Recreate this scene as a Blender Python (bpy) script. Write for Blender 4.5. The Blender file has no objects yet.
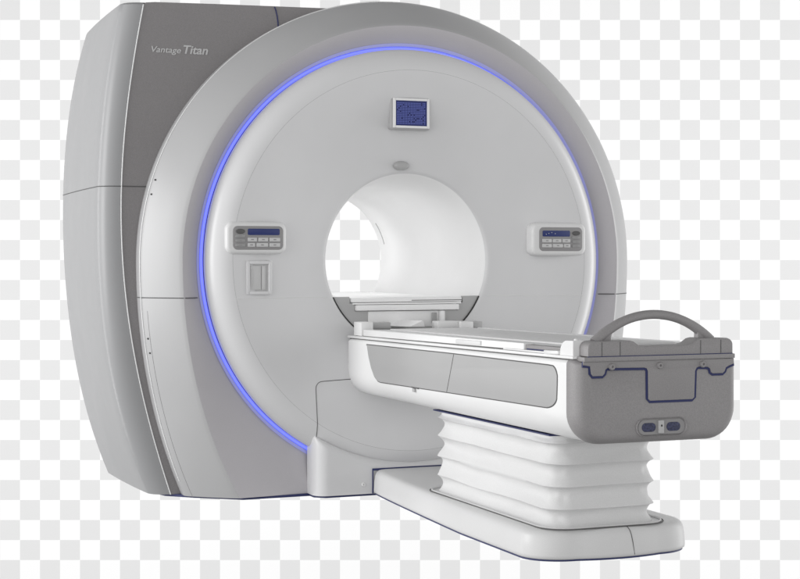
import bpy, bmesh, math, random
import numpy as np
from math import sin, cos, pi, sqrt, asin, atan2, radians
from mathutils import Vector, Matrix
random.seed(4)
KEY = 90; WASH = 230
SC = bpy.context.scene
COL = SC.collection

# ------------------------------------------------------------------ materials
def srgb(r, g, b):
    f = lambda c: (c/255/12.92) if c/255 <= .04045 else ((c/255+.055)/1.055)**2.4
    return (f(r), f(g), f(b), 1)

def paint(name, col, rough=.4, metal=0.0, spec=.5, coat=0.0, grain=.03, grain_scale=420, bump=.03, mottle=.02):
    m = bpy.data.materials.new(name); m.use_nodes = True
    nt = m.node_tree; N = nt.nodes; L = nt.links
    p = N['Principled BSDF']
    tc = N.new('ShaderNodeTexCoord')
    n1 = N.new('ShaderNodeTexNoise'); n1.inputs['Scale'].default_value = grain_scale; n1.inputs['Detail'].default_value = 2
    n2 = N.new('ShaderNodeTexNoise'); n2.inputs['Scale'].default_value = 3.5; n2.inputs['Detail'].default_value = 4
    L.new(tc.outputs['Object'], n1.inputs['Vector']); L.new(tc.outputs['Object'], n2.inputs['Vector'])
    def mr(src, lo, hi):
        r = N.new('ShaderNodeMapRange'); r.inputs['From Min'].default_value = .3; r.inputs['From Max'].default_value = .7
        r.inputs['To Min'].default_value = lo; r.inputs['To Max'].default_value = hi
        L.new(src.outputs['Fac'], r.inputs['Value']); return r
    a = mr(n1, 1-grain, 1+grain); b = mr(n2, 1-mottle, 1+mottle)
    mm = N.new('ShaderNodeMath'); mm.operation = 'MULTIPLY'
    L.new(a.outputs[0], mm.inputs[0]); L.new(b.outputs[0], mm.inputs[1])
    vm = N.new('ShaderNodeVectorMath'); vm.operation = 'SCALE'; vm.inputs[0].default_value = col[:3]
    L.new(mm.outputs[0], vm.inputs['Scale']); L.new(vm.outputs[0], p.inputs['Base Color'])
    rr = mr(n2, rough-.04, rough+.05); L.new(rr.outputs[0], p.inputs['Roughness'])
    p.inputs['Metallic'].default_value = metal
    p.inputs['Specular IOR Level'].default_value = spec
    p.inputs['Coat Weight'].default_value = coat
    p.inputs['Coat Roughness'].default_value = .25
    if bump:
        bp = N.new('ShaderNodeBump'); bp.inputs['Strength'].default_value = bump; bp.inputs['Distance'].default_value = .002
        L.new(n1.outputs['Fac'], bp.inputs['Height']); L.new(bp.outputs[0], p.inputs['Normal'])
    return m

def g(v, t=(1, 1, 1)): return (v*t[0], v*t[1], v*t[2], 1)
M = {}
M['arch']   = paint('silver_paint', g(.41, (1, 1, 1.01)), .36, coat=.2, grain=.02)
M['band']   = paint('band_silver_paint', g(.50, (1.01, .98, 1.02)), .5, grain=.03)  # the recessed band's own paint tone
M['face']   = paint('pale_grey_plastic', g(.655, (1, 1, 1.01)), .34, coat=.25, grain=.012)
M['side']   = paint('satin_silver_paint', g(.285, (.995, 1, 1.02)), .36, grain=.02)
M['dark']   = paint('dark_grey_paint', g(.23, (1.01, .965, .975)), .5, grain=.10, bump=.12)
M['white']  = paint('white_plastic', g(.80), .35, grain=.008)
M['bore']   = paint('bright_white_liner', g(.86), .45, grain=.012)
M['bed']    = paint('white_rail_plastic', g(.90), .4)
M['plate']  = paint('mid_grey_plastic', g(.46), .5)
M['inset']  = paint('light_grey_panel', g(.40), .45, grain=.012)
M['deck']   = paint('couch_top_grey', g(.70), .5)
M['cap']    = paint('taupe_grey_plastic', g(.275, (1.01, .975, .985)), .5, grain=.09, grain_scale=300, bump=.15)
M['navy']   = paint('navy_seam_shade', srgb(30, 38, 88), .5)  # navy for seams, and for shade painted along edges and in gaps
M['seam']   = paint('seam_dark_rubber', g(.10), .7)  # plain dark tone for seams, gaps and small fittings
M['trim']   = paint('bright_trim', g(.75), .3)
M['bellow'] = paint('white_bellows_cloth', g(.66), .7, grain=.03, grain_scale=260, bump=.25)
M['basep']  = paint('base_white_plastic', g(.64), .38)
M['keypad'] = paint('keypad_grey', g(.27, (1, .98, .99)), .45)
M['button'] = paint('button_light_grey', g(.55), .4)
M['keygrey'] = paint('button_mid_grey', g(.30), .45)
M['pushb']  = paint('blue_grey_rubber', srgb(58, 61, 88), .6, grain=.5, grain_scale=160)
M['panelw'] = paint('panel_silver_white', g(.70), .36)
M['pale']   = paint('pale_door_plastic', g(.56), .4)
M['black']  = paint('dark_gasket', g(.03), .6)
M['letter'] = paint('lettering_pale_grey', g(.52), .4)

def screen_mat(name, base, dots=None, nx=24, nz=16, thr=.5, strength=.8):
    m = bpy.data.materials.new(name); m.use_nodes = True
    nt = m.node_tree; N = nt.nodes; L = nt.links; p = N['Principled BSDF']
    p.inputs['Base Color'].default_value = (base[0]*.2, base[1]*.2, base[2]*.2, 1)
    p.inputs['Roughness'].default_value = .25
    p.inputs['Emission Strength'].default_value = strength
    if dots is None:
        p.inputs['Emission Color'].default_value = base
        return m
    tc = N.new('ShaderNodeTexCoord'); sep = N.new('ShaderNodeSeparateXYZ'); L.new(tc.outputs['Generated'], sep.inputs[0])
    def math_(op, a, b=None):
        n = N.new('ShaderNodeMath'); n.operation = op
        for i, q in enumerate((a, b)):
            if q is None: continue
            if isinstance(q, (int, float)): n.inputs[i].default_value = q
            else: L.new(q, n.inputs[i])
        return n.outputs[0]
    def cell(o, n):
        k = math_('MULTIPLY', o, n); fr = math_('FRACT', k); d = math_('ABSOLUTE', math_('SUBTRACT', fr, .5))
        return math_('LESS_THAN', d, .24), math_('FLOOR', k)
    a, fa = cell(sep.outputs['X'], nx); b, fb = cell(sep.outputs['Z'], nz)
    cv = N.new('ShaderNodeCombineXYZ'); L.new(fa, cv.inputs[0]); L.new(fb, cv.inputs[1])
    wn = N.new('ShaderNodeTexWhiteNoise'); wn.noise_dimensions = '2D'; L.new(cv.outputs[0], wn.inputs['Vector'])
    on = math_('GREATER_THAN', wn.outputs['Value'], thr)
    edge = 1
    for o in (sep.outputs['X'], sep.outputs['Z']):
        e = math_('LESS_THAN', math_('ABSOLUTE', math_('SUBTRACT', o, .5)), .44); on = math_('MULTIPLY', on, e)
    k = math_('MULTIPLY', math_('MULTIPLY', a, b), on)
    mx = N.new('ShaderNodeMix'); mx.data_type = 'RGBA'; L.new(k, mx.inputs['Factor'])
    mx.inputs['A'].default_value = base; mx.inputs['B'].default_value = dots
    L.new(mx.outputs['Result'], p.inputs['Emission Color'])
    return m
M['lcd'] = screen_mat('navy_lcd', srgb(30, 42, 92))
M['dotlcd'] = screen_mat('navy_dot_screen', srgb(26, 36, 92), srgb(105, 118, 200), 21, 15, .12)
led = bpy.data.materials.new('blue_led'); led.use_nodes = True
lp = led.node_tree.nodes['Principled BSDF']
lp.inputs['Base Color'].default_value = (.15, .18, .6, 1)
lp.inputs['Emission Color'].default_value = (.125, .15, .85, 1); lp.inputs['Emission Strength'].default_value = 1.25
M['led'] = led

# ------------------------------------------------------------------ helpers
def link(name, me, mat, parent=None, smooth=True, angle=38):
    if mat: me.materials.append(mat)
    o = bpy.data.objects.new(name, me); COL.objects.link(o)
    if parent: o.parent = parent
    if smooth:
        for p in me.polygons: p.use_smooth = True
        me.set_sharp_from_angle(angle=radians(angle))
    return o

def from_bm(name, bm, mat, parent=None, smooth=True, angle=38, recalc=True):
    if recalc: bmesh.ops.recalc_face_normals(bm, faces=bm.faces)
    me = bpy.data.meshes.new(name); bm.to_mesh(me); bm.free()
    return link(name, me, mat, parent, smooth, angle)

def grid(rows, closed_u=False, closed_v=False, cap0=False, cap1=False, bm=None):
    """rows: list of rows of points"""
    bm = bm or bmesh.new()
    V = [[bm.verts.new(p) for p in r] for r in rows]
    n = len(rows); m = len(rows[0])
    for i in range(n if closed_v else n-1):
        for j in range(m if closed_u else m-1):
            a, b, c, d = V[i][j], V[i][(j+1) % m], V[(i+1) % n][(j+1) % m], V[(i+1) % n][j]
            try: bm.faces.new((a, b, c, d))
            except ValueError: pass
    if cap0: bm.faces.new(V[0][::-1])
    if cap1: bm.faces.new(V[-1])
    return bm

def box(bm, x0, x1, y0, y1, z0, z1, bev=.003, seg=2):
    b = bmesh.new()
    vs = [b.verts.new((x, y, z)) for x in (x0, x1) for y in (y0, y1) for z in (z0, z1)]
    for f in ((0, 1, 3, 2), (4, 6, 7, 5), (0, 4, 5, 1), (2, 3, 7, 6), (0, 2, 6, 4), (1, 5, 7, 3)):
        b.faces.new([vs[i] for i in f])
    bmesh.ops.recalc_face_normals(b, faces=b.faces)
    if bev: bmesh.ops.bevel(b, geom=list(b.edges), offset=bev, segments=seg, profile=.5, affect='EDGES')
    me = bpy.data.meshes.new('t'); b.to_mesh(me); b.free(); bm.from_mesh(me); bpy.data.meshes.remove(me)
    return bm

def rrect(x0, x1, z0, z1, r, n=6, radii=None):
    """rounded rectangle outline, counter-clockwise from bottom-right corner; radii=(br,tr,tl,bl)"""
    br, tr, tl, bl = radii or (r, r, r, r); P = []
    for (cx, cz, a0, rr) in ((x1-br, z0+br, -90, br), (x1-tr, z1-tr, 0, tr), (x0+tl, z1-tl, 90, tl), (x0+bl, z0+bl, 180, bl)):
        for k in range(n+1):
            a = radians(a0+90*k/n); P.append((cx+rr*cos(a), cz+rr*sin(a)))
    return P

def prism_xz(bm, pts, yback, yfront, bev=.003, seg=3):
    """outline in XZ standing up towards -Y with a rounded front edge"""
    b = bmesh.new()
    vb = [b.verts.new((x, yback, z)) for x, z in pts]; vf = [b.verts.new((x, yfront, z)) for x, z in pts]
    n = len(pts)
    for i in range(n): b.faces.new((vb[i], vb[(i+1) % n], vf[(i+1) % n], vf[i]))
    ff = b.faces.new(vf[::-1]); b.faces.new(vb)
    bmesh.ops.recalc_face_normals(b, faces=b.faces)
    if bev:
        es = [e for e in ff.edges]
        bmesh.ops.bevel(b, geom=es, offset=bev, segments=seg, profile=.5, affect='EDGES', clamp_overlap=True)
    me = bpy.data.meshes.new('t'); b.to_mesh(me); b.free(); bm.from_mesh(me); bpy.data.meshes.remove(me)
    return bm

def tube(bm, pts, r, n=6, closed=False, ends=True):
    pts = [Vector(p) for p in pts]; rows = []
    N = len(pts); up0 = None
    for i, p in enumerate(pts):
        if closed: t = pts[(i+1) % N]-pts[i-1]
        else: t = pts[min(i+1, N-1)]-pts[max(i-1, 0)]
        t.normalize()
        if up0 is None:
            up0 = Vector((0, 0, 1)) if abs(t.z) < .9 else Vector((1, 0, 0))
        u = (up0-t*up0.dot(t)).normalized(); up0 = u; w = t.cross(u)
        rr = r(i/(N-1)) if callable(r) else r
        rows.append([p+u*rr*cos(2*pi*k/n)+w*rr*sin(2*pi*k/n) for k in range(n)])
    grid(rows, closed_u=True, closed_v=closed, cap0=ends and not closed, cap1=ends and not closed, bm=bm)
    return bm

def empty(name, loc, label, cat):
    o = bpy.data.objects.new(name, None); COL.objects.link(o); o.location = loc
    o.empty_display_size = .2; o['label'] = label; o['category'] = cat
    return o

# ------------------------------------------------------------------ scanner gantry
G = empty('mri_scanner', (0, 0, 0), 'large silver ring-shaped MRI scanner with white bore and thin glowing blue ring', 'MRI scanner')
CZ = .99

def outline_r(al, a, B):
    ca, sa = cos(al), sin(al)
    if sa >= 0:
        b = a-.0175*max(0, (a-1.018)/.14); return 1/sqrt((ca/a)**2+(sa/b)**2)
    r = 1/sqrt((ca/a)**2+(sa/B)**2)
    return r

def cut(bm):
    bmesh.ops.bisect_plane(bm, geom=list(bm.verts)+list(bm.edges)+list(bm.faces), plane_co=(0, 0, .0005), plane_no=(0, 0, 1), clear_inner=True)
    return bm

def radial(prof, n=360, a0=0, a1=2*pi, closed=True):
    """prof: list of ('c',r,y) or ('o',a,B,y) -> grid rows by profile"""
    rows = []
    for p in prof:
        row = []
        m = n if closed else n+1
        for k in range(m):
            al = a0+(a1-a0)*k/n
            if p[0] == 'c': r, y = p[1], p[2]
            else: r, y = outline_r(al, p[1], p[2]), p[3]
            row.append((r*cos(al), y, CZ+r*sin(al)))
        rows.append(row)
    return rows

# outer arch: bevel band between outer edge and crease
BA = 1.785; BB = 1.527
ab = lambda a: BA+(BB-BA)*(1.16-a)/.14
arch_prof = [(1.10, .22), (1.158, .20), (1.163, .15), (1.163, .105), (1.158, .092), (1.15, .080), (1.12, .045), (1.08, .0), (1.05, -.030), (1.034, -.045), (1.026, -.052), (1.018, -.056)]
from_bm('arch_cover', cut(grid(radial([('o', a, ab(a), y) for a, y in arch_prof], 720), closed_u=True)), M['arch'], G, angle=50)
arch = bpy.data.objects['arch_cover']
band = [('o', 1.018, ab(1.018), -.056), ('o', 1.008, ab(1.012), -.053), ('c', .985, -.040), ('c', .96, -.020), ('c', .944, .0), ('c', .938, .012), ('c', .936, .03), ('c', .90, .03)]
# the inner band blends from the crease outline to a circle
def band_rows(n=720):
    rows = []
    T = [(0, -.056), (.12, -.052), (.35, -.040), (.6, -.024), (.8, -.011), (.93, -.003), (1, .001)]
    for t, y in T:
        row = []
        for k in range(n):
            al = 2*pi*k/n; ro = outline_r(al, 1.018, ab(1.018)); r = ro+(.936-ro)*t
            if t == 0: yy = y
            else: yy = y
            row.append((r*cos(al), yy, CZ+r*sin(al)))
        rows.append(row)
    rows.append([(.934*cos(2*pi*k/n), .04, CZ+.934*sin(2*pi*k/n)) for k in range(n)])
    rows.append([(.88*cos(2*pi*k/n), .04, CZ+.88*sin(2*pi*k/n)) for k in range(n)])
    return rows
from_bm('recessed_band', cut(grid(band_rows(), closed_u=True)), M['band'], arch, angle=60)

# rear housing behind arch
from_bm('rear_housing', cut(grid(radial([('o', 1.06, 1.7, .15), ('o', 1.13, 1.76, .18), ('o', 1.13, 1.76, .95), ('o', 1.08, 1.7, 1.08), ('c', .90, 1.13), ('c', .36, 1.15), ('c', .345, 1.19)], 360), closed_u=True)), M['side'], G, angle=40)

# left side cover
def pf(d, deg=4):
    z = [p[1] for p in d]; x = [p[0] for p in d]
    c = np.polyfit(z, x, deg); return lambda v: float(np.polyval(c, v))
xp = pf([(-1.135, 2.076), (-1.147, 1.928), (-1.202, 1.662), (-1.219, 1.473), (-1.224, 1.297), (-1.226, 1.159), (-1.220, 1.033), (-1.207, .866), (-1.196, .732), (-1.143, .466), (-1.101, .276), (-1.015, .001)])
xc_ = pf([(-1.172, 2.089), (-1.208, 1.886), (-1.242, 1.672), (-1.264, 1.48), (-1.268, 1.297), (-1.270, 1.034), (-1.259, .864), (-1.23, .608), (-1.157, .265), (-1.055, .0)])
xr = pf([(-1.188, 2.071), (-1.278, 1.533), (-1.288, 1.288), (-1.282, .849), (-1.249, .583), (-1.186, .182), (-1.127, 0)])
yr = pf([(1.05, 2.071), (1.10, 1.533), (1.12, 1.288), (1.10, .849), (1.05, .583), (.92, .182), (.85, 0)], 3)
xc = lambda z: xc_(z)-.040
def side_section(z):
    a, c_, r_ = xp(z), xc(z), xr(z)+.014; y = yr(z)+.10
    P = [(a+.012, .19), (a+.003, .172), (a, .1695)]
    # rounded corner from (a,.17) to (c,.30): quadratic curve
    q0 = Vector((a, .1695)); q2 = Vector((c_, .245)); q1 = Vector((a+(c_-a)*.93, .178))
    for k in range(1, 13):
        t = k/12; P.append(tuple(q0*(1-t)**2+q1*2*t*(1-t)+q2*t*t))
    q0 = q2; q2 = Vector((r_, y)); mid = (q0+q2)/2+Vector((-.014, 0))
    for k in range(1, 13):
        t = k/12; P.append(tuple(q0*(1-t)**2+mid*2*t*(1-t)+q2*t*t))
    for k in range(1, 5):
        t = k/4; P.append((r_+.03*t, y+.03*sin(t*pi/2)))
    P.append((-.30, y+.03))
    return P
rows = []
ZT = 2.066
def ztop(x, z): return z
for k in range(61):
    z = ZT*k/60
    rows.append([(x, y, z) for x, y in side_section(z)])
# small rounded shoulder on top, then closed roof
for dz, ins in ((.006, .004), (.010, .012)):
    rows.append([(x+ins*(1 if x < -.4 else 0), y+(ins if y < .3 else -ins*.5), ZT+dz) for x, y in side_section(ZT)])
bm = grid(rows)
top = [v for v in bm.verts if abs(v.co.z-(ZT+.010)) < 1e-6]
top.sort(key=lambda v: 0)
bm.verts.ensure_lookup_table()
last = list(bm.verts)[-len(rows[0]):]
extra = bm.verts.new((-.30, .19, ZT+.010))
bm.faces.new(last+[extra])
side = from_bm('side_cover', bm, M['side'], G, angle=30)

# dark front panel
pz = [ZT*k/60 for k in range(61)]
poly = [(xp(z)+.004, z) for z in pz]
poly += [(-1.118, 2.075), (-1.08, 2.079), (-.8, 2.087), (-.35, 2.097), (-.2, 2.100)]
inner = []
for k in range(80):
    al = radians(100)+(radians(234)-radians(100))*k/79
    r = outline_r(al, 1.10, 1.70); inner.append((r*cos(al), CZ+r*sin(al)))
inner = [p for p in inner if p[1] > .002]+[(-.90, 0)]
poly += inner
bm = bmesh.new()
prism_xz(bm, poly, .215, .168, bev=.0)
panel = from_bm('front_panel', bm, M['dark'], G, smooth=False)
bm = bmesh.new(); tube(bm, [(xp(z)+.003, .1665, z) for z in pz], .0026); from_bm('edge_trim', bm, M['trim'], panel)

def lettering(txt, x0, x1, z, size, parent, bold=.010):
    cu = bpy.data.curves.new('lettering', 'FONT'); cu.body = txt; cu.size = size; cu.shear = .22
    cu.extrude = .001; cu.offset = bold*size
    t = bpy.data.objects.new('tmp', cu); COL.objects.link(t)
    dg = bpy.context.evaluated_depsgraph_get(); me = bpy.data.meshes.new_from_object(t.evaluated_get(dg))
    bpy.data.objects.remove(t)
    xs = [v.co.x for v in me.vertices]; k = (x1-x0)/(max(xs)-min(xs)); mn = min(xs)
    for v in me.vertices:
        a, b_, c_ = v.co; v.co = (x0+(a-mn)*k, .167-c_, z+b_)
    me.flip_normals()
    return link('lettering', me, M['letter'], parent, smooth=False)
lettering('Vantage', -1.095, -.968, 1.868, .036, panel)
lettering('Titan', -.957, -.850, 1.868, .050, panel, .020)

# seam lines -----------------------------------------------------------------
def seam(name, paths, mat, parent, r=.0022):
    for p in paths:
        bm = bmesh.new(); tube(bm, p, r, n=5); o = from_bm(name, bm, mat, parent)
    return o
seam('seam', [[(x, y, 1.30) for x, y in side_section(1.30)[2:28]]], M['seam'], side)
seam('seam', [[(xp(1.30), .167, 1.30), (-1.09, .167, 1.30)]], M['seam'], panel)
seam('seam', [[(-.553, .167, 2.09), (-.547, .167, 2.075), (-.541, .167, 2.05), (-.537, .167, 2.02), (-.536, .167, 1.98)]], M['navy'], panel, .003)
# arch seams at z=.835
zs = .835
def arch_pts(sgn, z0):
    P = []
    for a, y in arch_prof[2:]:
        B = ab(a); dz = CZ-z0; P.append((sgn*a*sqrt(1-(dz/B)**2), y, z0))
    return P
seam('seam', [arch_pts(-1, zs), arch_pts(1, zs)], M['seam'], arch)
seam('seam', [[(s_*sqrt(1.018**2-.155**2), -.055, zs), (s_*.965, -.036, zs), (s_*.93, .005, zs)] for s_ in (-1, 1)], M['seam'], band and bpy.data.objects['recessed_band'])
# fine light edge line along the arch's outer edge + dark seam line in the lower left
bm = bmesh.new()
tube(bm, [(outline_r(al, 1.161, BA)*cos(al), .096, CZ+outline_r(al, 1.161, BA)*sin(al)) for al in [radians(95+128*k/160) for k in range(161)] if True], .0022, n=5)
from_bm('edge_trim', bm, M['trim'], arch)
P = []
for k in range(60):
    z = .78-.778*k/59; P.append((-1.142*sqrt(1-((CZ-z)/ab(1.142))**2), .0725, z))
seam('seam', [P], M['seam'], arch, .0018)
def screw(x, y, z, r, parent, mat, name='screw', d=.004):
    bm = bmesh.new(); rows = []
    for rr, yy in ((r, 0), (r, -d*.6), (r*.85, -d), (r*.35, -d), (r*.3, -d*.5)):
        rows.append([(x+rr*cos(2*pi*k/14), y+yy, z+rr*sin(2*pi*k/14)) for k in range(14)])
    grid(rows, closed_u=True, cap1=True, bm=bm); return from_bm(name, bm, mat, parent)
for z, dx in ((1.325, .0), (1.265, 0), (.665, 0), (.605, 0)):
    B = BA if z < CZ else 1.15; a = 1.15
    screw(-a*sqrt(1-((CZ-z)/B)**2), .080, z, .0038, arch, M['seam'])

# light ring
bm = bmesh.new()
tube(bm, [(.9245*cos(al), 0.003, CZ+.9245*sin(al)) for al in [radians(22+224*k/240) for k in range(241)]], .0068, n=10)
from_bm('light_ring', bm, M['led'], G)

glow_mat = paint('painted_ring_glow', g(.45), .6)  # emissive tint paints the light ring's glow onto a strip beside it
glow_mat.node_tree.nodes['Principled BSDF'].inputs['Emission Color'].default_value = (.05, .07, .55, 1); glow_mat.node_tree.nodes['Principled BSDF'].inputs['Emission Strength'].default_value = .5
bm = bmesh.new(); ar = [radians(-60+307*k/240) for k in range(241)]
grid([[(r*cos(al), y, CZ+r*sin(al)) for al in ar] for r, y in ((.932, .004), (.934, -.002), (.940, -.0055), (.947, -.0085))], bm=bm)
from_bm('ring_glow_strip', bm, glow_mat, G)

# front disc -----------------------------------------------------------------
FP = [(.895, .030), (.912, .010), (.9175, -.010), (.918, -.028), (.914, -.046), (.905, -.064), (.890, -.081), (.872, -.094), (.85, -.103), (.828, -.108), (.815, -.108), (.77, -.101), (.70, -.087), (.62, -.068), (.54, -.047), (.47, -.028), (.43, -.017), (.405, -.012), (.392, -.010), (.383, -.006), (.379, .003)]
def faceY(r):
    rs = [p[0] for p in FP[3:]][::-1]; ys = [p[1] for p in FP[3:]][::-1]
    return float(np.interp(r, rs, ys))
face = from_bm('front_cover', grid(radial([('c', r, y) for r, y in FP], 360), closed_u=True), M['face'], G, angle=60)
BP = [(.379, .003), (.374, .012), (.368, .035), (.360, .08), (.352, .14), (.346, .21), (.3435, .24), (.340, .30), (.336, .5), (.334, .9), (.334, 1.15), (.345, 1.19)]
bore = from_bm('bore_liner', grid(radial([('c', r, y) for r, y in BP], 240), closed_u=True), M['bore'], G, angle=60)
# narrow slot on the far right wall of the bore
bm = bmesh.new()
tube(bm, [(.3345*cos(a), 1.09, CZ+.3345*sin(a)) for a in [radians(14+20*k/20) for k in range(21)]], .0032); from_bm('wall_groove', bm, M['inset'], bore)

def on_face(x, z, off=0): return (x, faceY(sqrt(x*x+(z-CZ)**2))-off, z)
seam('seam', [[(.82*cos(2*pi*k/240), faceY(.82)+.0008, CZ+.82*sin(2*pi*k/240)) for k in range(241)]], M['seam'], face, .0010)
seam('seam', [[on_face(s_*(.38+(.815-.38)*k/40), .832) for k in range(41)] for s_ in (-1, 1)], M['trim'], face, .0018)
# service hatch outline (lower centre)
Pp = [(-.452, .232), (-.452, .44)]
for k in range(9):
    a = pi-pi/2*k/8; Pp.append((-.452+.032+.032*cos(a), .446+.032*sin(a)))
Pp += [(-.3, .482), (-.1, .485), (.1, .485), (.40, .482)]
for k in range(9):
    a = pi/2-pi/2*k/8; Pp.append((.452-.032+.032*cos(a), .446+.032*sin(a)))
Pp += [(.452, .44), (.452, .232)]
dense = []
for (x0, z0), (x1, z1) in zip(Pp[:-1], Pp[1:]):
    n = max(1, int(sqrt((x1-x0)**2+(z1-z0)**2)/.015))
    dense += [on_face(x0+(x1-x0)*k/n, z0+(z1-z0)*k/n) for k in range(n)]
seam('hatch_outline', [dense], M['seam'], face, .0018)

# docking plate in the lower part of the bore ------------------------------------
R = .377
def arcpt(a): return (R*cos(a), CZ+R*sin(a))
z0 = .832; a_r = asin((z0-CZ)/R); pts = []
steps = [(.268, .832), (.268, .803), (.245, .803), (.245, .770), (.183, .770), (.183, .715)]
pts = [(x, z) for x, z in steps[::1]]
right = [(x, z) for x, z in steps]
left = [(-x, z) for x, z in steps]
outl = right+left[::-1]
angs = [pi-a_r+(2*a_r+pi)*0 for _ in (0,)]
lo = [arcpt((pi-a_r)+((2*pi+a_r)-(pi-a_r))*k/40) for k in range(41)]
bm = bmesh.new(); prism_xz(bm, outl+lo, .020, .000, bev=0)
plate = from_bm('docking_plate', bm, M['plate'], G, smooth=False)
seam('gap_line', [[(.3795*cos(a), -.003, CZ+.3795*sin(a)) for a in [(pi-a_r)+(pi+2*a_r)*k/60 for k in range(61)]]], M['black'], plate, .0034)
# bed rail inside the bore
bm = bmesh.new()
box(bm, -.262, .262, -.004, 1.17, .808, .828, .004)
box(bm, -.255, .255, -.012, 1.16, .799, .806, .001)
box(bm, -.242, .242, -.02, 1.15, .772, .797, .004)
rail = from_bm('bed_rail', bm, M['bed'], G)
bm = bmesh.new(); box(bm, .150, .165, -.03, -.003, .700, .768, .002); from_bm('rail_post', bm, M['bed'], rail)
bm = bmesh.new(); box(bm, .115, .138, -.012, -.003, .715, .760, .002); from_bm('rail_bracket', bm, M['inset'], rail)
bm = bmesh.new(); box(bm, -.1825, .1825, -.002, 1.1, .70, .769, .003)
from_bm('rail_channel', bm, M['bed'], rail)
bm = bmesh.new(); box(bm, .02, .262, -.0045, -.0035, .8135, .8165, 0); from_bm('rail_slot', bm, M['seam'], rail)

# skirt cover below the disc ------------------------------------------------------
def skirt():
    W = .466; rows = []
    nx, nz = 90, 26
    for j in range(nz+1):
        row = []
        for i in range(nx+1):
            u = i/nx; x = -W+2*W*u
            # denser at sides
            x = W*math.copysign(abs(2*u-1)**.7, 2*u-1)
            zt = CZ-sqrt(max(.868**2-x*x, 0)); tt = j/nz
            z = zt*(1-tt**.8*1.0) if j < nz else 0.0
            z = zt*(1-(tt**1.6))
            dt = zt-z; de = W-abs(x)
            f1 = 1-max(0, 1-dt/.035)**2; f2 = 1-max(0, 1-de/.058)**2.0
            yb = faceY(min(.9, sqrt(x*x+(zt-CZ)**2)))+.006
            y = yb+(-.135-yb)*sqrt(max(f1, 0))
            y = -.082+(y+.082)*sqrt(max(f2, 0))
            row.append((x, y, z))
        row = [(-W, -.015, row[0][2]), (-W, -.05, row[0][2])]+row+[(W, -.05, row[-1][2]), (W, -.015, row[-1][2])]
        rows.append(row)
    return rows
sk = from_bm('skirt_cover', grid(skirt()), M['face'], G, angle=60)
bm = bmesh.new(); box(bm, -.43, .43, -.0, .06, .001, .20, 0); from_bm('skirt_core', bm, M['seam'], sk)
screw(-.255, -.133, .04, .009, sk, M['trim'], d=.007)

# plinth under the gantry
bm = bmesh.new()
pl = [(-1.03, .20), (-1.06, .32), (-1.07, .83), (.9, .9), (.90, .12), (.73, -.035), (.46, -.035), (.46, -.082), (.42, -.12), (-.42, -.12), (-.46, -.082), (-.46, -.035), (-.755, -.035), (-.93, .10)]
v0 = [bm.verts.new((x, y, 0.0005)) for x, y in pl]; v1 = [bm.verts.new((x, y, -.010)) for x, y in pl]
for i in range(len(pl)): bm.faces.new((v0[i], v0[(i+1) % len(pl)], v1[(i+1) % len(pl)], v1[i]))
bm.faces.new(v1); bm.faces.new(v0[::-1])
from_bm('plinth', bm, M['navy'], G, smooth=False)

# top display --------------------------------------------------------------------
Yd = -.094
bm = bmesh.new()
prism_xz(bm, rrect(-.113, .074, 1.553, 1.694, .012), -.03, Yd+.006, .004)
disp = from_bm('display_frame', bm, M['arch'], G)
bm = bmesh.new()
for (x0, x1, zz0, zz1) in ((-.103, -.093, 1.560, 1.688), (.054, .064, 1.560, 1.688), (-.093, .054, 1.560, 1.570), (-.093, .054, 1.678, 1.688)):
    box(bm, x0, x1, Yd-.008, Yd+.006, zz0, zz1, .002)
from_bm('bezel', bm, M['white'], disp)
bm = bmesh.new(); box(bm, -.0935, .0545, Yd-.001, Yd+.0045, 1.5695, 1.6785, 0); from_bm('screen', bm, M['dotlcd'], disp, smooth=False)

# small oval sensor under it
bm = bmesh.new(); rows = []
for rr, yy in ((1, 0), (.97, -.012), (.85, -.019), (.6, -.023), (.3, -.0245)):
    rows.append([(-.036+.036*rr*cos(2*pi*k/32), faceY(.42)-.002+yy, 1.402+.020*rr*sin(2*pi*k/32)) for k in range(32)])
grid(rows, closed_u=True, cap1=True, bm=bm); from_bm('oval_sensor', bm, M['inset'], G)

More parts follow.
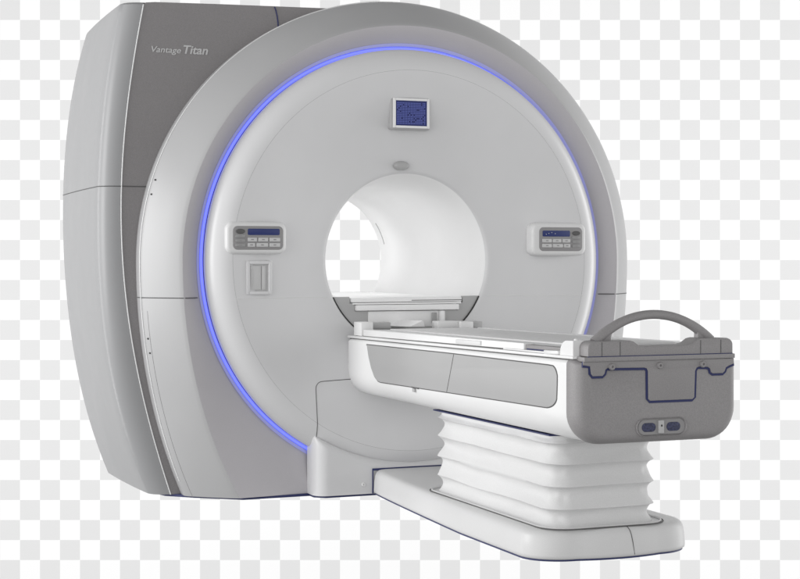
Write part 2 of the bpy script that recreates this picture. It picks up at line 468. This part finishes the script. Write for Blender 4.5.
# control panels ----------------------------------------------------------------
def control_panel(cx, cz, mirror):
    w, h = (.272, .148) if mirror else (.262, .134); s_ = -1 if mirror else 1
    yb = faceY(sqrt(cx*cx+(cz-CZ)**2)); yf = yb-.030
    bm = bmesh.new()
    prism_xz(bm, rrect(cx-w/2, cx+w/2, cz-h/2, cz+h/2, .034, 8), yb+.03, yf, .016, 5)
    fr = from_bm('control_panel', bm, M['panelw'], G, angle=60)
    # keypad
    kw, kh = (.216, .106) if mirror else (.216, .098); X = lambda t: cx+s_*t
    bm = bmesh.new(); prism_xz(bm, rrect(cx-kw/2+.006, cx+kw/2+.006, cz-kh/2, cz+kh/2, .02, 6), yf+.005, yf-.002, .0015, 2)
    kp = from_bm('keypad', bm, M['keypad'], fr)
    def rb(name, t0, t1, b0, b1, r, mat, d=.004, bev=.0015):
        xa, xb = sorted((X(t0)+.006, X(t1)+.006)); bm = bmesh.new()
        prism_xz(bm, rrect(xa, xb, cz+b0, cz+b1, r, 4), yf+.002, yf-.002-d, bev, 2); o = from_bm(name, bm, mat, kp)
        if name == 'button':
            xm, zm = (xa+xb)/2, cz+(b0+b1)/2
            bm = bmesh.new(); box(bm, xm-.006, xm+.006, yf-.0024-d, yf-.0015-d, zm-.002, zm+.0022, 0); me_ = from_bm('button_mark', bm, M['keypad'], kp)
        return o
    rb('display', -.045, .092, .012, .038, .005, M['lcd'], .002, .0005)
    if mirror:
        for dx, dz in ((.075, -.002), (.062, .002), (.047, .006), (.030, .001)):
            xa = X(dx)+.006; bm = bmesh.new(); box(bm, xa-.0015, xa+.0015, yf-.0056, yf-.0038, cz+.022+dz, cz+.025+dz, 0); from_bm('indicator', bm, M['letter'], kp)
    for r_ in range(2):
        b1 = .001-r_*.022; sh = .004*(1-2*r_)
        for (a, b) in ((-.046, -.010+sh), (-.005+sh, .042), (.047, .094)):
            rb('button', a, b, b1-.016, b1, .003, M['button'])
    for r_ in range(3):
        b1 = .014-r_*.019; rb('button', -.098, -.056, b1-.013, b1, .006, M['keygrey'])
    # oval rocker
    xa = X(-.077)+.006; bm = bmesh.new(); rows = []
    for rr, yy in ((1, 0), (1, -.003), (.85, -.006), (.4, -.0065)):
        rows.append([(xa+.020*rr*cos(2*pi*k/24), yf-.001+yy, cz+.027+.010*rr*sin(2*pi*k/24)) for k in range(24)])
    grid(rows, closed_u=True, cap1=True, bm=bm); from_bm('rocker', bm, M['seam'], kp)
    return fr
control_panel(-.722, 1.083, False)
control_panel(.690, 1.084, True)

# card holder under the left panel
cx0, cx1, cz0, cz1 = -.760, -.650, .848, .988
yb = faceY(.72)
bm = bmesh.new()
b2 = .014
for (x0, x1, zz0, zz1) in ((cx0, cx0+b2, cz0, cz1), (cx1-b2, cx1, cz0, cz1), (cx0+b2, cx1-b2, cz0, cz0+b2), (cx0+b2, cx1-b2, cz1-b2, cz1)):
    box(bm, x0-.0005, x1+.0005, yb-.014, yb+.03, zz0-.0005, zz1+.0005, .004, 3)
hol = from_bm('card_holder', bm, M['face'], G)
bm = bmesh.new(); box(bm, cx0+.01, cx1-.01, yb-.002, yb+.02, cz0+.01, cz1-.01, 0); box(bm, cx0+.018, cx1-.046, yb-.007, yb+.01, cz0+.020, cz1-.020, .002)
box(bm, cx0+.024, cx0+.028, yb-.010, yb-.004, cz0+.035, cz1-.035, .001)
box(bm, cx1-.042, cx1-.026, yb-.009, yb+.01, cz0+.020, cz1-.020, .002)
from_bm('holder_door', bm, M['pale'], hol)

# ------------------------------------------------------------------ patient table
T = empty('patient_table', (0, -1.0, 0), 'white patient table with grey end cap and arched handle on pleated bellows column', 'patient table')
Ti = Matrix.Translation((0, 1.0, 0))
def tp(name, bm, mat, parent=None, **k):
    o = from_bm(name, bm, mat, None, **k)
    if parent is None:
        o.data.transform(Ti); o.parent = T
    else:
        o.data.transform(Ti); o.parent = parent
    return o
HW = .293
def sec(y, ins=0, zt=.672, rb=.098, n=10, hw=HW, zb=.418):
    zt = .655+(.680-.655)*min(1, max(0, -y/2.05))
    P = rrect(-hw+ins, hw-ins, zb+ins, zt-min(ins, .004), 0, n, radii=(max(.02, rb-ins*.5), .014, .014, max(.02, rb-ins*.5)))
    # slight barrel on the sides
    return [(x, y, z) for x, z in P]
rows = []
for y, ins in ((-.012, .05), (-.013, .03), (-.018, .018), (-.028, .009), (-.045, .003), (-.07, 0)): rows.append(sec(y, ins))
for k in range(1, 12): rows.append(sec(-.07-1.945*k/11))
rows.append(sec(-2.02, .002)); rows.append(sec(-2.021, .012))
body = tp('table_body', grid(rows, closed_u=True, cap0=True, cap1=True), M['white'], angle=50)
rows = [sec(-2.0195, .010)]
for y, ins in ((-2.0225, .0), (-2.04, -.003), (-2.06, -.002), (-2.076, .003), (-2.088, .010), (-2.095, .020), (-2.098, .032)): rows.append(sec(y, ins))
cap = tp('end_cap', grid(rows, closed_u=True, cap0=True, cap1=True), M['cap'], angle=60)
YF = -2.098
# latch panel on end cap over a navy plate that paints the shade in its groove
half = [(.276, .674), (.250, .664), (.248, .640), (.243, .634), (.206, .634), (.199, .640), (.197, .654), (.190, .658), (.062, .658), (.052, .652), (.0485, .640)]
right = [(.160-.0, 0)]
LP = [(-.277, .668), (-.252, .664), (-.249, .641), (-.243, .633), (-.208, .633), (-.201, .640), (-.198, .652), (-.190, .657), (-.058, .655), (-.049, .652), (-.045, .643), (-.044, .556), (-.038, .550), (.118, .550), (.125, .556), (.128, .640), (.134, .650), (.142, .653), (.176, .651), (.184, .646), (.188, .634), (.194, .630), (.232, .630), (.239, .636), (.244, .648), (.254, .653), (.274, .660)]
topl = [(.274, .677), (-.277, .679)]
def offs(P, d):
    out = []
    for i, (x, z) in enumerate(P):
        a = P[max(i-1, 0)]; b = P[min(i+1, len(P)-1)]
        t = Vector((b[0]-a[0], b[1]-a[1])).normalized(); out.append((x+t.y*d, z-t.x*d))
    return out
bm = bmesh.new(); prism_xz(bm, offs(LP, .0075)+topl, YF+.004, YF-.0022, 0); tp('gap_line', bm, M['navy'], cap, smooth=False)
bm = bmesh.new(); prism_xz(bm, LP+topl, YF+.004, YF-.005, .0018, 2); latch = tp('latch_panel', bm, M['cap'], cap, angle=50)
for x in (-.177, -.004, .155): 
    o = screw(x, YF-.004, .661, .011, None, M['cap'], 'knob', d=.009); o.data.transform(Ti); o.parent = latch
# grip recess
def oval(x0, x1, z0_, z1_, n=10): return rrect(x0, x1, z0_, z1_, (z1_-z0_)/2-.0002, n)
bm = bmesh.new(); P = oval(-.086, .098, .438, .494); rows = []
for sc, y in ((1.04, YF+.003), (1.03, YF-.003), (.98, YF-.005), (.93, YF-.003), (.90, YF+.002)):
    cxm, czm = .006, .466
    rows.append([(cxm+(x-cxm)*(1+(sc-1)*.5), y, czm+(z-czm)*sc) for x, z in P])
grid(rows, closed_u=True, bm=bm); rec = tp('switch_recess', bm, M['cap'], cap)
bm = bmesh.new(); prism_xz(bm, oval(-.079, .091, .443, .489), YF+.004, YF-.0012, 0); tp('recess_floor', bm, M['keypad'], rec, smooth=False)
for (a, b) in ((-.066, -.016), (.024, .074)):
    bm = bmesh.new(); prism_xz(bm, oval(a, b, .452, .480), YF, YF-.0028, .001, 2); tp('push_button', bm, M['pushb'], rec)
bm = bmesh.new(); box(bm, -.008, .012, YF-.009, YF, .446, .488, .003); tp('switch', bm, M['plate'], rec)
bm = bmesh.new(); box(bm, -.001, .004, YF-.011, YF-.008, .468, .474, .001); tp('key_slot', bm, M['black'], rec)

# rail lip above body
def slab(bm, hw, y0, y1, za0, za1, zb0, zb1, bev=.003):
    """slab whose height changes from the far end (a) to the near end (b)"""
    b = bmesh.new()
    vs = [b.verts.new(p) for p in ((-hw, y0, za0), (-hw, y0, za1), (-hw, y1, zb0), (-hw, y1, zb1), (hw, y0, za0), (hw, y0, za1), (hw, y1, zb0), (hw, y1, zb1))]
    for f in ((0, 1, 3, 2), (4, 6, 7, 5), (0, 4, 5, 1), (2, 3, 7, 6), (0, 2, 6, 4), (1, 5, 7, 3)): b.faces.new([vs[i] for i in f])
    bmesh.ops.recalc_face_normals(b, faces=b.faces)
    bmesh.ops.bevel(b, geom=list(b.edges), offset=bev, segments=2, profile=.5, affect='EDGES')
    me = bpy.data.meshes.new('t'); b.to_mesh(me); b.free(); bm.from_mesh(me); bpy.data.meshes.remove(me)
bm = bmesh.new(); slab(bm, .283, -.05, -2.03, .650, .6585, .676, .684, .001); tp('gap_strip', bm, M['seam'])
bm = bmesh.new(); slab(bm, .291, -.035, -2.06, .6585, .669, .684, .6935, .003); lip = tp('side_rail', bm, M['white'])
bm = bmesh.new(); slab(bm, .276, -.10, -1.99, .666, .673, .690, .697, .001); tp('gap_strip', bm, M['seam'])
# deck: outer light frame and grey couch top
bm = bmesh.new()
def lslab(bm, x0, x1, y0, y1, za0, za1, zb0, zb1, bev=.003):
    b = bmesh.new()
    vs = [b.verts.new(p) for p in ((x0, y0, za0), (x0, y0, za1), (x0, y1, zb0), (x0, y1, zb1), (x1, y0, za0), (x1, y0, za1), (x1, y1, zb0), (x1, y1, zb1))]
    for f in ((0, 1, 3, 2), (4, 6, 7, 5), (0, 4, 5, 1), (2, 3, 7, 6), (0, 2, 6, 4), (1, 5, 7, 3)): b.faces.new([vs[i] for i in f])
    bmesh.ops.recalc_face_normals(b, faces=b.faces)
    bmesh.ops.bevel(b, geom=list(b.edges), offset=bev, segments=2, profile=.5, affect='EDGES')
    me = bpy.data.meshes.new('t'); b.to_mesh(me); b.free(); bm.from_mesh(me); bpy.data.meshes.remove(me)
lslab(bm, -.281, -.245, -.20, -1.70, .673, .700, .694, .717); tp('couch_frame', bm, M['white'])
bm = bmesh.new(); lslab(bm, .245, .281, -.20, -1.98, .673, .700, .694, .717); tp('couch_frame', bm, M['white'])
bm = bmesh.new(); lslab(bm, -.243, .243, -.19, -1.99, .673, .697, .694, .716); tp('couch_top', bm, M['deck'])
bm = bmesh.new(); lslab(bm, -.18, .18, -.25, -1.9, .698, .703, .712, .721, .002); tp('couch_pad', bm, M['deck'])
bm = bmesh.new(); lslab(bm, -.274, -.243, -1.70, -1.955, .690, .712, .694, .715, .001); sl = tp('slot_recess', bm, M['cap'])
bm = bmesh.new(); lslab(bm, -.2765, -.25, -1.712, -1.95, .692, .700, .695, .703, .0005); tp('slot_shadow', bm, M['navy'], sl)
bm = bmesh.new(); lslab(bm, -.2865, -.275, -1.157, -1.37, .690, .704, .694, .708, .002); tp('side_latch', bm, M['deck'])
bm = bmesh.new(); lslab(bm, -.290, -.272, -1.56, -1.86, .689, .694, .692, .698, .002); lslab(bm, -.291, -.27, -1.86, -1.96, .690, .703, .693, .706, .004); tp('rail_stop', bm, M['white'])
# white end clips with rounded far edge
for s_ in (-1, 1):
    b = bmesh.new(); P = [(-1.962, .690)]
    for k in range(9):
        a = pi-pi/2*k/8; P.append((-1.962-.045-.045*cos(a), .695+.045*sin(a)) if False else (-1.962-.045+.045*cos(pi/2*k/8), .695+.045*sin(pi/2*k/8)))
    P += [(-2.05, .741), (-2.05, .690)]
    x0, x1 = sorted((s_*.284, s_*.190))
    va = [b.verts.new((x0, y, z)) for y, z in P]; vb = [b.verts.new((x1, y, z)) for y, z in P]
    for i in range(len(P)): b.faces.new((va[i], va[(i+1) % len(P)], vb[(i+1) % len(P)], vb[i]))
    b.faces.new(va); b.faces.new(vb[::-1])
    clip = tp('end_clip', b, M['white'], angle=30)
bm = bmesh.new()
grid([[(-.235+.010*rr*cos(2*pi*k/12), -1.985+.010*rr*sin(2*pi*k/12), .738+zz) for k in range(12)] for rr, zz in ((1, 0), (1, .004), (.6, .007))], closed_u=True, cap1=True, bm=bm)
tp('locating_pin', bm, M['white'])
# far-end connectors
for args in ((-.286, -.232, -.19, -.10, .672, .730), (.172, .232, -.19, -.10, .690, .726), (.075, .171, -.17, -.10, .690, .728)):
    bm = bmesh.new(); box(bm, *args, .003); tp('docking_post', bm, M['white'])
for args in ((-.231, -.140, -.16, -.09, .70, .727), (.233, .290, -.16, -.09, .690, .724)):
    bm = bmesh.new(); box(bm, *args, .003); tp('docking_latch', bm, M['plate'])
# ramp wedge
b = bmesh.new(); Pw = [(-.04, .705), (.03, .705), (.02, .731)]
va = [b.verts.new((x, -.13, z)) for x, z in Pw]; vb = [b.verts.new((x-.06, .02, z)) for x, z in Pw]
for i in range(3): b.faces.new((va[i], va[(i+1) % 3], vb[(i+1) % 3], vb[i]))
b.faces.new(va); b.faces.new(vb[::-1]); tp('docking_wedge', b, M['bed'], smooth=False)

# side inset panels (both flanks)
def inset(s_):
    xo = s_*(HW+.0015)
    P = [(-.270, .640), (-.281, .634), (-.300, .590), (-.328, .548), (-.360, .518), (-.400, .500)]
    bot0, bot1 = (-.43, .497), (-1.86, .520)
    P += [bot0, (-1.10, .508), bot1]
    for k in range(1, 8):
        a = k/8*pi/2; P.append((-1.875-.085*sin(a), .560-.040*cos(a)))
    P += [(-1.962, .600)]
    for k in range(1, 8):
        a = k/8*pi/2; P.append((-1.925-.038*cos(a), .618+.038*sin(a)))
    P += [(-1.90, .656), (-1.1, .650)]
    return xo, P
for s_ in (-1, 1):
    xo, P = inset(s_)
    cy = sum(p[0] for p in P)/len(P); cz = sum(p[1] for p in P)/len(P)
    def plate_(name, grow, x_in, x_out, mat, bev):
        b = bmesh.new(); Q = []
        n = len(P)
        for i in range(n):
            a = Vector(P[i-1]); c_ = Vector(P[(i+1) % n]); t = (c_-a).normalized()
            nx_ = Vector((t.y, -t.x)); q = Vector(P[i])
            if (q+nx_*.01-Vector((cy, cz))).length < (q-nx_*.01-Vector((cy, cz))).length: nx_ = -nx_
            q = q+nx_*grow; Q.append(q)
        va = [b.verts.new((x_in, q.x, q.y)) for q in Q]; vb = [b.verts.new((x_out, q.x, q.y)) for q in Q]
        for i in range(n): b.faces.new((va[i], va[(i+1) % n], vb[(i+1) % n], vb[i]))
        f = b.faces.new(vb); b.faces.new(va[::-1])
        bmesh.ops.recalc_face_normals(b, faces=b.faces)
        if bev: bmesh.ops.bevel(b, geom=list(f.edges), offset=bev, segments=2, profile=.5, affect='EDGES')
        return tp(name, b, mat, body if name == 'side_panel' else None)
    sp = plate_('side_panel', 0, s_*(HW-.004), s_*(HW+.003), M['inset'], .001)
    gk = plate_('panel_gasket', .0035, s_*(HW-.004), s_*(HW+.0008), M['seam'], 0); gk.parent = body
    bm = bmesh.new(); tube(bm, [(s_*(HW+.003), -1.164, .650), (s_*(HW+.003), -1.101, .509)], .0014, 5); tp('seam', bm, M['seam'], sp)
    bm = bmesh.new(); box(bm, *sorted((s_*(HW-.002), s_*(HW+.0045))), -.83, -.765, .4985, .5035, .001); tp('catch_slot', bm, M['seam'], body)
    bm = bmesh.new(); box(bm, *sorted((s_*(HW-.004), s_*(HW+.0045))), -.795, -.772, .484, .4980, .003); tp('release_catch', bm, M['inset'], body)

# end board with raised ends
EB = [(-.262, .690), (.268, .690), (.268, .715)]
for k in range(6):
    a = pi/2*k/5; EB.append((.246+.022*cos(a), .722+.020*sin(a)))
EB += [(.150, .744), (.135, .741), (.115, .728), (.095, .7235), (-.060, .7225), (-.080, .726), (-.098, .738), (-.112, .7415)]
for k in range(6):
    a = pi/2+pi/2*k/5; EB.append((-.238+.024*cos(a), .719+.022*sin(a)))
bm = bmesh.new(); prism_xz(bm, EB, -2.035, -2.106, .004, 2); eb = tp('end_board', bm, M['cap'])
bm = bmesh.new(); box(bm, -.276, .274, -2.109, -2.03, .678, .6925, .002); tp('end_strip', bm, M['cap'])
bm = bmesh.new(); box(bm, -.262, .266, -2.1075, -2.04, .6915, .6945, 0); tp('gap_line', bm, M['navy'], eb)  # navy strip paints the shaded gap under the end board
for x in (-.213, -.148, .146, .222):
    bm = bmesh.new(); box(bm, x-.001, x+.001, -2.1068, -2.10, .695, .738, 0); tp('seam', bm, M['seam'], eb, smooth=False)
# handle
bm = bmesh.new(); HP = []
for k in range(41):
    a = .775*(2*k/40-1); HP.append((-.003+.302*sin(a), -2.062, .8205-.302*(1-cos(a))))
tube(bm, HP, lambda t: .0145+.004*(abs(2*t-1)**3), 14); hd = tp('handle', bm, M['cap'])
for s_ in (-1, 1):
    b = bmesh.new(); x0, x1 = sorted((s_*.200-.003, s_*.160-.003)); P = [(s_*.200, .735), (s_*.160, .735), (s_*.160, .770), (s_*.166, .785)]
    va = [b.verts.new((x-.003, -2.074, z)) for x, z in P]; vb = [b.verts.new((x-.003, -2.050, z)) for x, z in P]
    for i in range(4): b.faces.new((va[i], va[(i+1) % 4], vb[(i+1) % 4], vb[i]))
    b.faces.new(va); b.faces.new(vb[::-1]); tp('handle_foot', b, M['cap'], hd)

# bellows -------------------------------------------------------------------------
def plan(hw, y0, y1, r, n=12):
    return rrect(-hw, hw, y1, y0, r, n)     # x,y
cus = [.094, .165, .240, .315, .385, .409]
rows = []
base_plan = plan(.212, -.755, -1.772, .085)
N_ = []
# resample finely along the straight sides
fine = []
for i in range(len(base_plan)):
    a = Vector(base_plan[i]); b_ = Vector(base_plan[(i+1) % len(base_plan)]); n = max(1, int((b_-a).length/.025))
    for k in range(n): fine.append(a+(b_-a)*k/n)
nf = len(fine); nor = []
for i in range(nf):
    t = (fine[(i+1) % nf]-fine[i-1]).normalized(); nor.append(Vector((t.y, -t.x)))
from mathutils import noise
raw = [2*abs(v.x*v.y) for v in nor]; corn = [sum(raw[(i+d) % nf] for d in range(-7, 8))/15 for i in range(nf)]
for s_ in range(len(cus)-1):
    z_a, z_b = cus[s_], cus[s_+1]; K = 12
    for k in range(K if s_ < len(cus)-2 else K+1):
        t = k/K; row = []
        for i in range(nf):
            p = fine[i]; nn = nor[i]; corner = min(1, 4*abs(nn.x*nn.y))
            A = .0165+.012*corn[i]
            o_ = -A*(max(0, sin(pi*t**1.4)))**.7
            if s_ == len(cus)-2: o_ = -.012*t-.006*sin(pi*t)
            w = noise.noise(Vector((p.x*7, p.y*7, z_a*9+t*1.2)))*.007*(.25+sin(pi*t))+noise.noise(Vector((p.x*26, p.y*26, z_a*30+t*2)))*.0024*(1+3*corn[i])*sin(pi*t)
            zz = z_a+(z_b-z_a)*t+noise.noise(Vector((p.x*4+3, p.y*4, s_*5.3)))*.005*(1 if 0 < s_ or t > .2 else 0)
            q = p+nn*(o_+w); row.append((q.x, q.y, zz))
        rows.append(row)
bm_top = bmesh.new(); box(bm_top, -.206, .206, -1.74, -.765, .408, .413, .001); tp('bellows_shade_strip', bm_top, M['navy'])  # navy strip paints the shadow line above the top fold
bel = tp('bellows', grid(rows, closed_u=True), M['bellow'], angle=75)

# base ---------------------------------------------------------------------------
def base_plan_(ins):
    P = []
    hwf = lambda y: .216+(.290-.216)*min(1, max(0, (-y-.145)/1.05))**.8
    y0, y1, r = -.143-ins*.1, -1.832+ins, .15-ins*.5
    ys = [y0-.02-(abs(y1-y0)-.02-r)*k/16 for k in range(17)]
    L_ = [(-hwf(y)+ins, y) for y in ys]
    Lc = []
    for k in range(1, 13):
        a = pi/2*k/12; hw = hwf(y1)-ins; Lc.append((-hw+r*(1-cos(a)), y1+r-(r-.022)*sin(a)))
    # front with a slight bow
    Fr = []
    xl = Lc[-1][0]
    for k in range(1, 12):
        x = xl+(-2*xl)*k/12; Fr.append((x, y1+.022-.022*(1-(x/xl)**2)))
    ex = lambda y: .045*min(1, max(0, (-y-.3)/1.0))
    Fr = [(x+.045*(x-xl)/(-2*xl), y) for x, y in Fr]
    Rc = [(-x+ex(y), y) for x, y in Lc[::-1]]; R_ = [(-x+ex(y), y) for x, y in L_[::-1]]
    tip = [(-hwf(y0)+ins+.006, y0)]
    return tip+L_+Lc+Fr+Rc+R_+[(-tip[0][0], y0)]
rows = []
for z, ins in ((.006, .006), (.010, .001), (.020, 0), (.055, .002), (.080, .006), (.092, .012), (.099, .021), (.102, .033), (.103, .05)):
    rows.append([(x, y, z) for x, y in base_plan_(ins)])
bs = tp('base', grid(rows, closed_u=True, cap0=True, cap1=True), M['basep'], angle=50)
rows = [[(x, y, z) for x, y in base_plan_(.007)] for z in (0.0, .0065)]
tp('base_foot', grid(rows, closed_u=True, cap0=True, cap1=True), M['navy'], bs)
bm = bmesh.new(); tube(bm, [(x, y, .106) for x, y in plan(.232, -.735, -1.795, .10)], .0035, 6, closed=True); tp('bellows_rim', bm, M['basep'], bs)
bm = bmesh.new(); tube(bm, [(x, y, .1035) for x, y in plan(.238, -.73, -1.801, .10)], .0022, 6, closed=True); tp('rim_gap', bm, M['seam'], bs)
def front_at(x, ins):
    P = sorted([p for p in base_plan_(ins) if p[1] < -1.6 and abs(p[0]) < .2]); return float(np.interp(x, [p[0] for p in P], [p[1] for p in P]))
sp_ = [(x, front_at(x, ins)-.0004, z+.0004) for x, z, ins in ((.052, .1025, .033), (.053, .099, .021), (.054, .092, .012), (.056, .080, .006), (.060, .055, .002), (.067, .012, .001))]
bm = bmesh.new(); tube(bm, [(.050, -1.795, .1035)]+sp_, .0015, 5); tp('seam', bm, M['seam'], bs)
bm = bmesh.new(); box(bm, -.214, .214, -.1425, -.130, .098, .1065, .001); box(bm, -.2155, -.2125, -.1425, -.130, .001, .106, .001); tp('gap_shade', bm, M['navy'], bs)  # navy strips paint the shaded gap between base and skirt
# ------------------------------------------------------------------ background board
th = radians(22.4); s, c = sin(th), cos(th); DB = 16
right_v = Vector((c, -s, 0)); fwd = Vector((s, c, 0)); cam_p = Vector((-7*s, -7*c, 1.0))
ctr = cam_p+fwd*DB+right_v*(-.07); ctr.z = 1.0-.22
bm = bmesh.new(); box(bm, -11, 11, -9, 9, -.05, 0, 0)
bg = from_bm('background', bm, None, smooth=False)
bg['kind'] = 'structure'
bg.matrix_world = Matrix.Translation(ctr) @ Matrix(((c, 0, -s), (-s, 0, -c), (0, 1, 0))).to_4x4()
m = bpy.data.materials.new('checker_board'); m.use_nodes = True; nt = m.node_tree; N = nt.nodes; L = nt.links
p = N['Principled BSDF']; p.inputs['Roughness'].default_value = 1; p.inputs['Specular IOR Level'].default_value = 0
tc = N.new('ShaderNodeTexCoord'); sep = N.new('ShaderNodeSeparateXYZ'); L.new(tc.outputs['Object'], sep.inputs[0])
def mt(op, a, b=None):
    n = N.new('ShaderNodeMath'); n.operation = op
    for i, q in enumerate((a, b)):
        if q is None: continue
        if isinstance(q, (int, float)): n.inputs[i].default_value = q
        else: L.new(q, n.inputs[i])
    return n.outputs[0]
fx = mt('FLOOR', mt('DIVIDE', sep.outputs['X'], .2)); fy = mt('FLOOR', mt('DIVIDE', mt('MULTIPLY', sep.outputs['Y'], -1), .2))
par = mt('FLOORED_MODULO', mt('ADD', fx, fy), 2)
mx = N.new('ShaderNodeMix'); mx.data_type = 'RGBA'; L.new(par, mx.inputs['Factor'])
mx.inputs['A'].default_value = (.735, .735, .735, 1); mx.inputs['B'].default_value = (.92, .92, .92, 1)
L.new(mx.outputs['Result'], p.inputs['Base Color']); bg.data.materials.append(m)

# ------------------------------------------------------------------ light: soft studio surround
w = bpy.data.worlds.new('World'); SC.world = w; w.use_nodes = True
nt = w.node_tree; N = nt.nodes; L = nt.links; bgn = N['Background']
tc = N.new('ShaderNodeTexCoord')
nrm = N.new('ShaderNodeVectorMath'); nrm.operation = 'NORMALIZE'; L.new(tc.outputs['Generated'], nrm.inputs[0])
def lobe(d, A, pw):
    d = Vector(d).normalized()
    dt = N.new('ShaderNodeVectorMath'); dt.operation = 'DOT_PRODUCT'; L.new(nrm.outputs[0], dt.inputs[0]); dt.inputs[1].default_value = d
    return mt('MULTIPLY', mt('POWER', mt('MAXIMUM', dt.outputs['Value'], 0), pw), A)
LOBES = [((-.97, -.20, .10), 1.7, 3), ((.95, -.10, .0), 1.75, 3), ((-.38, -.85, .30), .95, 3)]
acc = .30
for l in LOBES:
    acc = mt('ADD', acc, lobe(*l))
up = lobe((0, 0, 1), .75, .8)
dn = lobe((0, 0, -1), .75, .7)
acc = mt('MULTIPLY', acc, mt('SUBTRACT', 1.0, mt('ADD', up, dn)))
L.new(acc, bgn.inputs['Strength']); bgn.inputs['Color'].default_value = (1, 1, 1, 1)

# studio lamps: a softbox on the left for the scanner, two banks washing the background board
def softbox(name, lat, dep, z, alat, adep, az, sx, sy, e):
    la = bpy.data.lights.new(name, 'AREA'); la.shape = 'RECTANGLE'; la.size = sx; la.size_y = sy; la.energy = e
    lo = bpy.data.objects.new(name, la); COL.objects.link(lo)
    p = cam_p+right_v*lat+fwd*dep; p.z = z; q = cam_p+right_v*alat+fwd*adep; q.z = az
    lo.location = p; lo.rotation_euler = (q-p).to_track_quat('-Z', 'Y').to_euler()
la = bpy.data.lights.new('bore_fill_lamp', 'AREA'); la.shape = 'RECTANGLE'; la.size = .10; la.size_y = .95; la.energy = 1.5  # lamp added only to brighten the bore, no real fitting there
lo = bpy.data.objects.new('bore_fill_lamp', la); COL.objects.link(lo); lo.location = (0, .65, CZ+.325)
softbox('key_softbox', -4.4, 5.2, 1.5, .8, 5.4, .9, 2.0, 2.6, KEY)
for s_ in (-1, 1):
    softbox('background_wash', s_*6.5, 9.0, .8, -s_*1.5, 16, .8, 2.5, 6, WASH)

# ------------------------------------------------------------------ camera
cd = bpy.data.cameras.new('Camera'); cam = bpy.data.objects.new('Camera', cd); COL.objects.link(cam)
cam.location = cam_p; cam.rotation_euler = (radians(90), 0, -th)
cd.sensor_width = 36; cd.lens = 72; cd.shift_x = -7/800; cd.shift_y = -31.5/800; cd.clip_end = 200; cd.clip_start = .1
SC.camera = cam
SC.view_settings.view_transform = 'Standard'; SC.view_settings.look = 'None'; SC.view_settings.exposure = 0; SC.view_settings.gamma = 1
